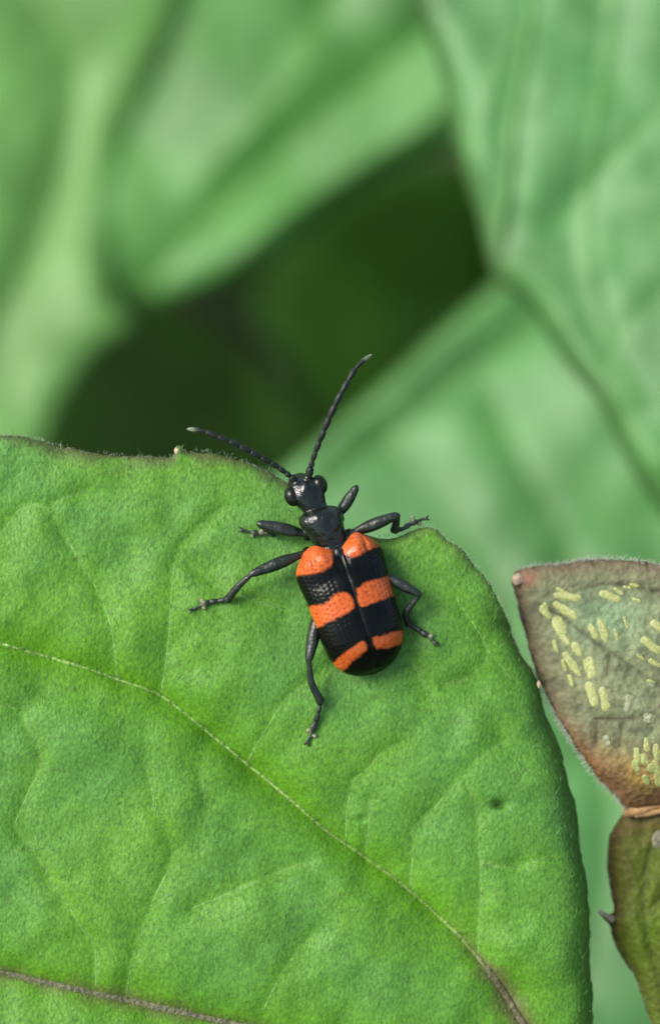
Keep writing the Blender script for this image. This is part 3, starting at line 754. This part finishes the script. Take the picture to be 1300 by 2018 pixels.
def wing_case(side):
    L = 5.72
    ns, na = 230, 96
    k = np.linspace(0, 1, ns)
    s = np.sin(k * math.pi / 2) ** 1.0
    s = .55 * s + .45 * k; s[-1] = 1
    S = np.array([0, .02, .06, .12, .2, .35, .5, .65, .78, .87, .93, .97, .99, 1.0])
    W = np.array([1.34, 1.68, 1.93, 2.03, 2.0, 1.90, 1.87, 1.85, 1.74, 1.50, 1.20, .82, .48, .02])
    w = np.interp(s, S, W)
    ker = np.ones(7) / 7
    w[8:-8] = np.convolve(np.pad(w, 3, 'edge'), ker, 'valid')[8:-8]
    H = np.interp(s, [0, .05, .15, .35, .6, .8, .9, .96, 1], [.70, 1.0, 1.2, 1.30, 1.28, 1.02, .74, .45, .0])
    H[6:-6] = np.convolve(np.pad(H, 4, 'edge'), np.ones(9) / 9, 'valid')[6:-6]
    drop = np.interp(s, [0, .7, 1], [0, 0, -.35])
    a = np.linspace(0.0, .62 * math.pi, na)
    Sg, A = np.meshgrid(s, a, indexing='ij')
    Wg, Hg, Dg = w[:, None], H[:, None], drop[:, None]
    x = Wg * np.abs(np.sin(A)) ** .95
    z = Hg * np.sign(np.cos(A)) * np.abs(np.cos(A)) ** .82
    z = np.where(A > math.pi / 2, z * .35, z) + Dg
    y = -Sg * (L + .12) + .12 + (1 - Sg) ** 3 * (.52 * np.exp(-((x - 1.0) / .62) ** 2) - .12)
    x0 = x.copy()
    topm = np.clip(np.cos(A) * 1.6, 0, 1)
    g = lambda cx, cy, sx, sy: np.exp(-(((x0 - cx) / sx) ** 2 + ((y - cy) / sy) ** 2))
    z = z + topm * (.24 * g(.85, -.15, .42, .42) + .14 * g(1.5, -.2, .28, .36) - .10 * g(.95, -1.15, .9, .32) - .09 * g(1.24, -.15, .08, .4))
    z -= .10 * np.exp(-x0 / .10) * topm                              # sunk seam
    z -= .05 * np.exp(-((x0 - .22) / .07) ** 2) * np.exp(-((y + .5) / .5) ** 2) * topm
    # rows of punctures
    rowc = np.linspace(.10, .46, 9) * math.pi
    pit = np.zeros_like(z)
    for i, rc in enumerate(rowc):
        arc = (A - rc - .02 * np.sin(y * 3.1 + i * 1.7)) * 1.75
        ph = ((y + .08 * math.sin(i * 2.3) + .03 * np.sin(y * 5 + i)) / .21); fr = (ph - np.round(ph)) * .21
        pit = np.maximum(pit, np.exp(-((arc / .055) ** 2 + (fr / .055) ** 2)))
    fade = np.interp(Sg, [0, .06, .5, .75, 1], [0, 1, .8, .25, .05])
    nz = np.cos(np.clip(A, 0, math.pi / 2)); nx = np.sin(np.clip(A, 0, math.pi / 2))
    x = x - .030 * pit * fade * nx; z = z - .030 * pit * fade * nz
    x = x + .003
    v = np.stack([side * x, y, z], -1).reshape(-1, 3)
    vt = B(v)
    I = np.arange(ns * na).reshape(ns, na)
    f = np.stack([I[:-1, :-1], I[:-1, 1:], I[1:, 1:], I[1:, :-1]], -1).reshape(-1, 4)
    if side < 0: f = f[:, ::-1]
    px = to_px(vt)
    # pigment patches
    if side < 0:
        polys = [[(560, 1120), (575, 1085), (618, 1066), (650, 1074), (656, 1096), (654, 1114), (643, 1124), (624, 1131), (587, 1137), (560, 1145)],
                 [(590, 1200), (611, 1193), (642, 1187), (656, 1172), (681, 1166), (695, 1180), (698, 1200), (665, 1219), (629, 1238), (600, 1252)],
                 [(650, 1312), (663, 1298), (686, 1279), (715, 1262), (724, 1281), (697, 1302), (683, 1318), (660, 1335)]]
    else:
        polys = [[(670, 1082), (679, 1060), (702, 1035), (740, 1035), (762, 1060), (760, 1072), (744, 1079), (722, 1088), (700, 1099), (679, 1093)],
                 [(701, 1160), (723, 1146), (765, 1134), (790, 1128), (800, 1168), (774, 1177), (739, 1188), (710, 1196)],
                 [(733, 1256), (762, 1248), (800, 1242), (805, 1266), (786, 1272), (743, 1280)]]
    org = np.zeros(len(px))
    jit = px + 3.0 * np.stack([fbm(px[:, 0] / 7, px[:, 1] / 7, 2), fbm(px[:, 0] / 7 + 40, px[:, 1] / 7, 2)], 1)
    for pl in polys:
        pl = spline(np.array(pl + pl[:1], float), 3)
        dd, _ = seg_dist(jit, pl, 40., 20.); ins = inside(jit, pl[:-1])
        org = np.maximum(org, sstep(-1.5, 5.0, np.where(ins, dd, -dd)))
    org *= 1 - .35 * (pit * fade).ravel()
    return vt, f, org, np.where(x0.ravel() < .02, 1., 0.)

def shell_material():
    m, n, l = new_mat('wing_case_shell')
    bs = n['Principled BSDF']; tc = n.new('ShaderNodeTexCoord')
    at = n.new('ShaderNodeAttribute'); at.attribute_name = 'orange'
    n1 = n.new('ShaderNodeTexNoise'); n1.inputs['Scale'].default_value = 7000; n1.inputs['Detail'].default_value = 5
    l.new(tc.outputs['Object'], n1.inputs['Vector'])
    cr = n.new('ShaderNodeValToRGB'); cr.color_ramp.elements[0].position = .3; cr.color_ramp.elements[0].color = (.33, .054, .010, 1)
    cr.color_ramp.elements[1].position = .7; cr.color_ramp.elements[1].color = (.52, .110, .020, 1)
    l.new(n1.outputs['Fac'], cr.inputs[0])
    ramp = n.new('ShaderNodeValToRGB'); e = ramp.color_ramp.elements
    e[0].position = 0; e[0].color = (.010, .011, .008, 1); e[1].position = 1; e[1].color = (1, 1, 1, 1)
    mx = n.new('ShaderNodeMix'); mx.data_type = 'RGBA'; mx.inputs['A'].default_value = (.0025, .0035, .002, 1)
    l.new(at.outputs['Fac'], mx.inputs['Factor']); l.new(cr.outputs[0], mx.inputs['B'])
    l.new(mx.outputs['Result'], bs.inputs['Base Color'])
    bs.inputs['Roughness'].default_value = .25; bs.inputs['Specular IOR Level'].default_value = .15
    sr = n.new('ShaderNodeMapRange'); sr.inputs['To Min'].default_value = .15; sr.inputs['To Max'].default_value = .27
    l.new(at.outputs['Fac'], sr.inputs['Value']); l.new(sr.outputs[0], bs.inputs['Specular IOR Level'])
    bp = n.new('ShaderNodeBump'); bp.inputs['Strength'].default_value = .35; bp.inputs['Distance'].default_value = .00003
    l.new(n1.outputs['Fac'], bp.inputs['Height']); l.new(bp.outputs[0], bs.inputs['Normal'])
    return m
M_shell = shell_material()
for sd in (-1, 1):
    vt, ff, org, _ = wing_case(sd)
    mesh('wing_case', vt, ff, M_shell, beetle, attrs={'orange': org})

# the body: abdomen, thorax, head and legs grown together into one skin
body = Pile()
def add_loft(pts, seg=28):
    """pts: (x, y, z, rx, rz) in the beetle's frame -> closed loft along y"""
    p = spline(np.array([[a[1], a[0], a[2], a[3], a[4]] for a in pts], float), .06)
    a = np.linspace(0, 2 * math.pi, seg, endpoint=False)
    v = np.stack([p[:, 1, None] + p[:, 3, None] * np.cos(a), np.repeat(p[:, 0, None], seg, 1), p[:, 2, None] + p[:, 4, None] * np.sin(a)], -1).reshape(-1, 3)
    n = len(p); i = np.arange(n - 1)[:, None] * seg; j = np.arange(seg)[None]; j2 = (j + 1) % seg
    f = np.stack([i + j, i + j2, i + seg + j2, i + seg + j], -1).reshape(-1, 4)
    k = len(v); v = np.vstack([v, [[p[0, 1], p[0, 0], p[0, 2]]], [[p[-1, 1], p[-1, 0], p[-1, 2]]]])
    r = np.arange(seg); r2 = (r + 1) % seg
    t = np.concatenate([np.stack([np.full(seg, k), r2, r], 1), np.stack([np.full(seg, k + 1), (n - 1) * seg + r, (n - 1) * seg + r2], 1)])
    body.add(B(v), f, t)
# abdomen and hind thorax under the wing cases
add_loft([(0, -5.35, -.35, .15, .1), (0, -5.0, -.3, .8, .35), (0, -4.2, -.15, 1.4, .7), (0, -3, -.1, 1.65, .85), (0, -1.5, -.1, 1.7, .9), (0, -.5, -.05, 1.6, .85), (-.02, .2, 0, 1.15, .7), (-.05, .55, .02, .75, .5)])
# pronotum: rounded, pinched behind
add_loft([(-.02, .05, .05, .55, .45), (-.05, .30, .10, .80, .60), (-.08, .55, .15, .76, .66), (-.12, .95, .20, .82, .76), (-.16, 1.35, .22, .93, .80), (-.2, 1.65, .20, .97, .76), (-.24, 1.90, .14, .84, .62), (-.27, 2.04, .1, .5, .4)])
# neck and head
add_loft([(-.22, 1.8, .06, .5, .42), (-.28, 2.1, .06, .56, .48), (-.34, 2.4, .06, .66, .55), (-.39, 2.75, .03, .80, .60), (-.43, 3.1, -.05, .80, .57), (-.47, 3.4, -.18, .60, .48), (-.5, 3.62, -.34, .42, .34), (-.51, 3.78, -.48, .22, .2)])
# brow swellings and antennal sockets, a frontal knob
body.add(*ellipsoid(B((-.72, 3.32, .18)), (.22, .22, .2))); body.add(*ellipsoid(B((-.18, 3.40, .18)), (.22, .22, .2)))
body.add(*ellipsoid(B((-.43, 2.95, .42)), (.30, .34, .20)))
body.add(*ellipsoid(B((.0, -.16, .80)), (.24, .30, .16)))            # scutellum
body.add(*ellipsoid(B((-.42, 1.55, .82)), (.26, .3, .16))); body.add(*ellipsoid(B((.16, 1.2, .86)), (.3, .36, .14)))
PADS = []
def limb(pts, flat=1.0):
    p = spline(np.array(pts, float), 3)
    v, qd, tr = tube(P(p[:, 0], p[:, 1], p[:, 2]), p[:, 3] * K, 12, flat)
    body.add(v, qd, tr)
def leg(coxa, knee, ankle, toes, rf, rt, mid=None, tib_mid=None, pads=()):
    """points (px, py, height over the leaf); rf, rt radii in px"""
    g = lambda p: (p[0], p[1], (zl(p[0], p[1]) if inside(np.array([[p[0], p[1]]], float), ol_main[:-1])[0] else ZL - .1) + p[2])
    c, k, a = g(coxa), g(knee), g(ankle)
    m = lambda u, w, t: tuple(u[i] * (1 - t) + w[i] * t for i in range(3))
    limb([(*m(c, k, -.08), rf * .55), (*m(c, k, .12), rf * .62), (*m(c, k, .35), rf * .95), (*m(c, k, .6), rf), (*m(c, k, .85), rf * .78), (*m(c, k, .97), rf * .62), (*m(c, k, 1.03), rf * .35)])
    tm = g(tib_mid) if tib_mid else m(k, a, .5)
    limb([(*m(k, tm, -.06), rt * .7), (*m(k, tm, .2), rt * .75), (*tm, rt * .95), (*m(tm, a, .75), rt * 1.1), (*a, rt * 1.2), (*m(tm, a, 1.04), rt * .7)])
    T = [a] + [g(t) for t in toes]
    for i in range(len(T) - 1):
        r0 = (5.5, 6.2, 7.0, 3.4, 3.0)[min(i, 4)]
        limb([(*m(T[i], T[i + 1], -.1), r0 * .55), (*m(T[i], T[i + 1], .3), r0 * .8), (*m(T[i], T[i + 1], .75), r0), (*m(T[i], T[i + 1], 1.02), r0 * .6)], .75)
    e, pr = T[-1], T[-2]
    dx, dy = e[0] - pr[0], e[1] - pr[1]; l = math.hypot(dx, dy) + 1e-6; dx /= l; dy /= l
    for sg in (-1, 1):
        limb([(e[0] - dx * 3, e[1] - dy * 3, e[2], 2.6), (e[0] + dx * 4 - sg * dy * 3, e[1] + dy * 4 + sg * dx * 3, e[2] + .05, 2.2), (e[0] + dx * 8 - sg * dy * 5, e[1] + dy * 8 + sg * dx * 5, e[2] - .05, 1.3)])
    for x, y, h, r in pads:
        gz = g((x, y, h)); PADS.append((*gz, r))
        body.add(*ellipsoid(P(*gz), np.array((r, r, r * .6)) * K, nu=14, nv=10))
# left fore, mid, hind; right fore, mid, hind
leg((606, 1053, .75), (509, 1032, .85), (541, 1052, .28), [(524, 1050, .16), (510, 1051, .16), (497, 1050, .14), (478, 1045, .1)], 13, 7, pads=[(516, 1046, .22, 5), (497, 1056, .1, 4)])
leg((600, 1090, .75), (496, 1131, 1.15), (447, 1183, .22), [(430, 1184, .16), (414, 1186, .15), (400, 1191, .14), (379, 1202, .1)], 12.5, 7.5, tib_mid=(470, 1155, .75), pads=[(398, 1184, .16, 5), (402, 1198, .1, 5)])
leg((630, 1190, .8), (608, 1302, 1.1), (632, 1384, .3), [(627, 1405, .2), (622, 1422, .16), (615, 1440, .14), (606, 1462, .1)], 13, 7.5, tib_mid=(614, 1346, .8), pads=[(607, 1440, .14, 5), (620, 1450, .12, 5)])
leg((664, 1020, .55), (702, 960, .75), (672, 1000, -.9), [(668, 1012, -1.0), (664, 1024, -1.0), (660, 1034, -1.0), (655, 1044, -1.0)], 11.5, 7)
leg((690, 1052, .7), (783, 1015, 1.05), (777, 1046, .35), [(794, 1042, .3), (806, 1034, .3), (820, 1026, .3), (838, 1022, .2)], 12.5, 8, pads=[(812, 1020, .3, 5), (826, 1032, .2, 5)])
leg((748, 1130, .75), (826, 1171, 1.05), (806, 1231, .25), [(818, 1238, .18), (829, 1244, .16), (841, 1253, .14), (856, 1266, .1)], 11.5, 7.5, tib_mid=(800, 1208, .6), pads=[(850, 1252, .14, 5)])
# short trochanters where the legs leave the body
for a in ((606, 1056, .7), (605, 1088, .65), (640, 1190, .6), (668, 1022, .6), (688, 1052, .6), (742, 1128, .6)):
    body.add(*ellipsoid(P(a[0], a[1], ZL + a[2]), (.24, .24, .24)))

bv, bf = body.get()
tmp = bpy.data.meshes.new('tmp')
tmp.from_pydata(bv.tolist(), [], [list(map(int, r)) for g in bf for r in g])
to_ = bpy.data.objects.new('tmp', tmp); scene.collection.objects.link(to_)
md = to_.modifiers.new('r', 'REMESH'); md.mode = 'VOXEL'; md.voxel_size = .036; md.use_smooth_shade = True
ms = to_.modifiers.new('s', 'SMOOTH'); ms.factor = .5; ms.iterations = 3
dg = bpy.context.evaluated_depsgraph_get()
me = bpy.data.meshes.new_from_object(to_.evaluated_get(dg))
rv = np.empty(len(me.vertices) * 3, np.float32); me.vertices.foreach_get('co', rv); rv = rv.reshape(-1, 3).astype(float)
li = np.empty(len(me.loops), np.int32); me.loops.foreach_get('vertex_index', li)
lt = np.empty(len(me.polygons), np.int32); me.polygons.foreach_get('loop_total', lt)
assert (lt == 4).all()
bpy.data.objects.remove(to_); bpy.data.meshes.remove(me); bpy.data.meshes.remove(tmp)
pad = np.zeros(len(rv))
for x, y, z, r in PADS:
    pad = np.maximum(pad, np.exp(-(((rv - P(x, y, z)) ** 2).sum(1)) / (r * K * 1.15) ** 2))
# fine wrinkles of the shell
def n3(v, s): return fbm(v[:, 0] * s + v[:, 2] * s * .7, v[:, 1] * s - v[:, 2] * s * .6, 3)
M_body = plain_material('black_shell', (.006, .009, .005), rough=.15, spec=.42, noise=.3, scale=2.2, bump=.75, bump_dist=.00016, attr='pad', leg=True, col2=(.20, .22, .11))
lb = (rv - BO) @ BM
limb_f = np.where(lb[:, 1] > .2, sstep(1.0, 1.25, np.abs(lb[:, 0] + .2 + .06 * lb[:, 1])), sstep(1.6, 1.9, np.abs(lb[:, 0])))
mesh('body', rv, li.reshape(-1, 4), M_body, beetle, attrs={'pad': pad, 'limb': limb_f})

# eyes
M_eye = plain_material('eye', (.006, .008, .004), rough=.2, spec=.25, noise=.2, scale=14, bump=.3, bump_dist=.00002)
for x, y, z in ((-1.07, 2.88, .10), (.24, 2.99, .12)):
    ev, eq, et = ellipsoid(B((x, y, z)), (.35, .45, .38), BM, 40, 28)
    mesh('eye', ev, [eq, et], M_eye, beetle)

# antennae, eleven joints each
M_ant = plain_material('antenna', (.011, .014, .010), rough=.4, spec=.25, noise=.3, scale=9, bump=.5, attr='tip', col2=(.13, .16, .10))
def antenna(pts):
    p = spline(np.array([list(P(a, b, ZL + h)) for a, b, h in pts]), .02)
    sl = np.concatenate([[0], np.cumsum(np.linalg.norm(np.diff(p, axis=0), axis=1))]); s = sl / sl[-1]
    edges = np.array([0, .075, .12, .19, .27, .36, .455, .55, .645, .74, .84, 1.0])
    k = np.clip(np.searchsorted(edges, s, 'right') - 1, 0, 10)
    t = (s - edges[k]) / (edges[k + 1] - edges[k])
    base = np.array([.155, .115, .11, .115, .125, .13, .132, .13, .125, .12, .105])[k]
    r = base * (.55 + .50 * np.sin(np.clip(t, 0, 1) * math.pi * .78) ** .8) * np.where(k == 10, np.sqrt(np.clip(1.02 - t ** 4, 0, 1)), 1)
    v, f, tr = tube(p, r * 1.08, 12)
    tip = np.concatenate([np.repeat(sstep(.9, .97, s), 12), [0, 1]])
    o = mesh('antenna', v, [f, tr], M_ant, beetle, attrs={'tip': tip})
    n = 260
    i = rng.integers(20, len(p) - 3, n); tt = unit(p[np.minimum(i + 2, len(p) - 1)] - p[i - 2])
    rd = rng.normal(size=(n, 3)); rd = unit(rd - (rd * tt).sum(1)[:, None] * tt)
    hairs('antenna_hair', o, p[i] + rd * r[i][:, None] * .9, unit(rd * .6 + tt), rng.uniform(.06, .13, n), np.full(n, .006), M_ant)
antenna([(584, 952, 1.25), (572, 939, 1.4), (545, 919, 1.6), (505, 896, 1.9), (465, 876, 2.1), (430, 861, 2.2), (402, 850, 2.2), (368, 845, 2.1)])
antenna([(608, 942, 1.3), (611, 925, 1.45), (620, 895, 1.7), (634, 858, 2.0), (648, 824, 2.2), (664, 790, 2.3), (682, 757, 2.3), (704, 722, 2.2), (733, 698, 2.0)])
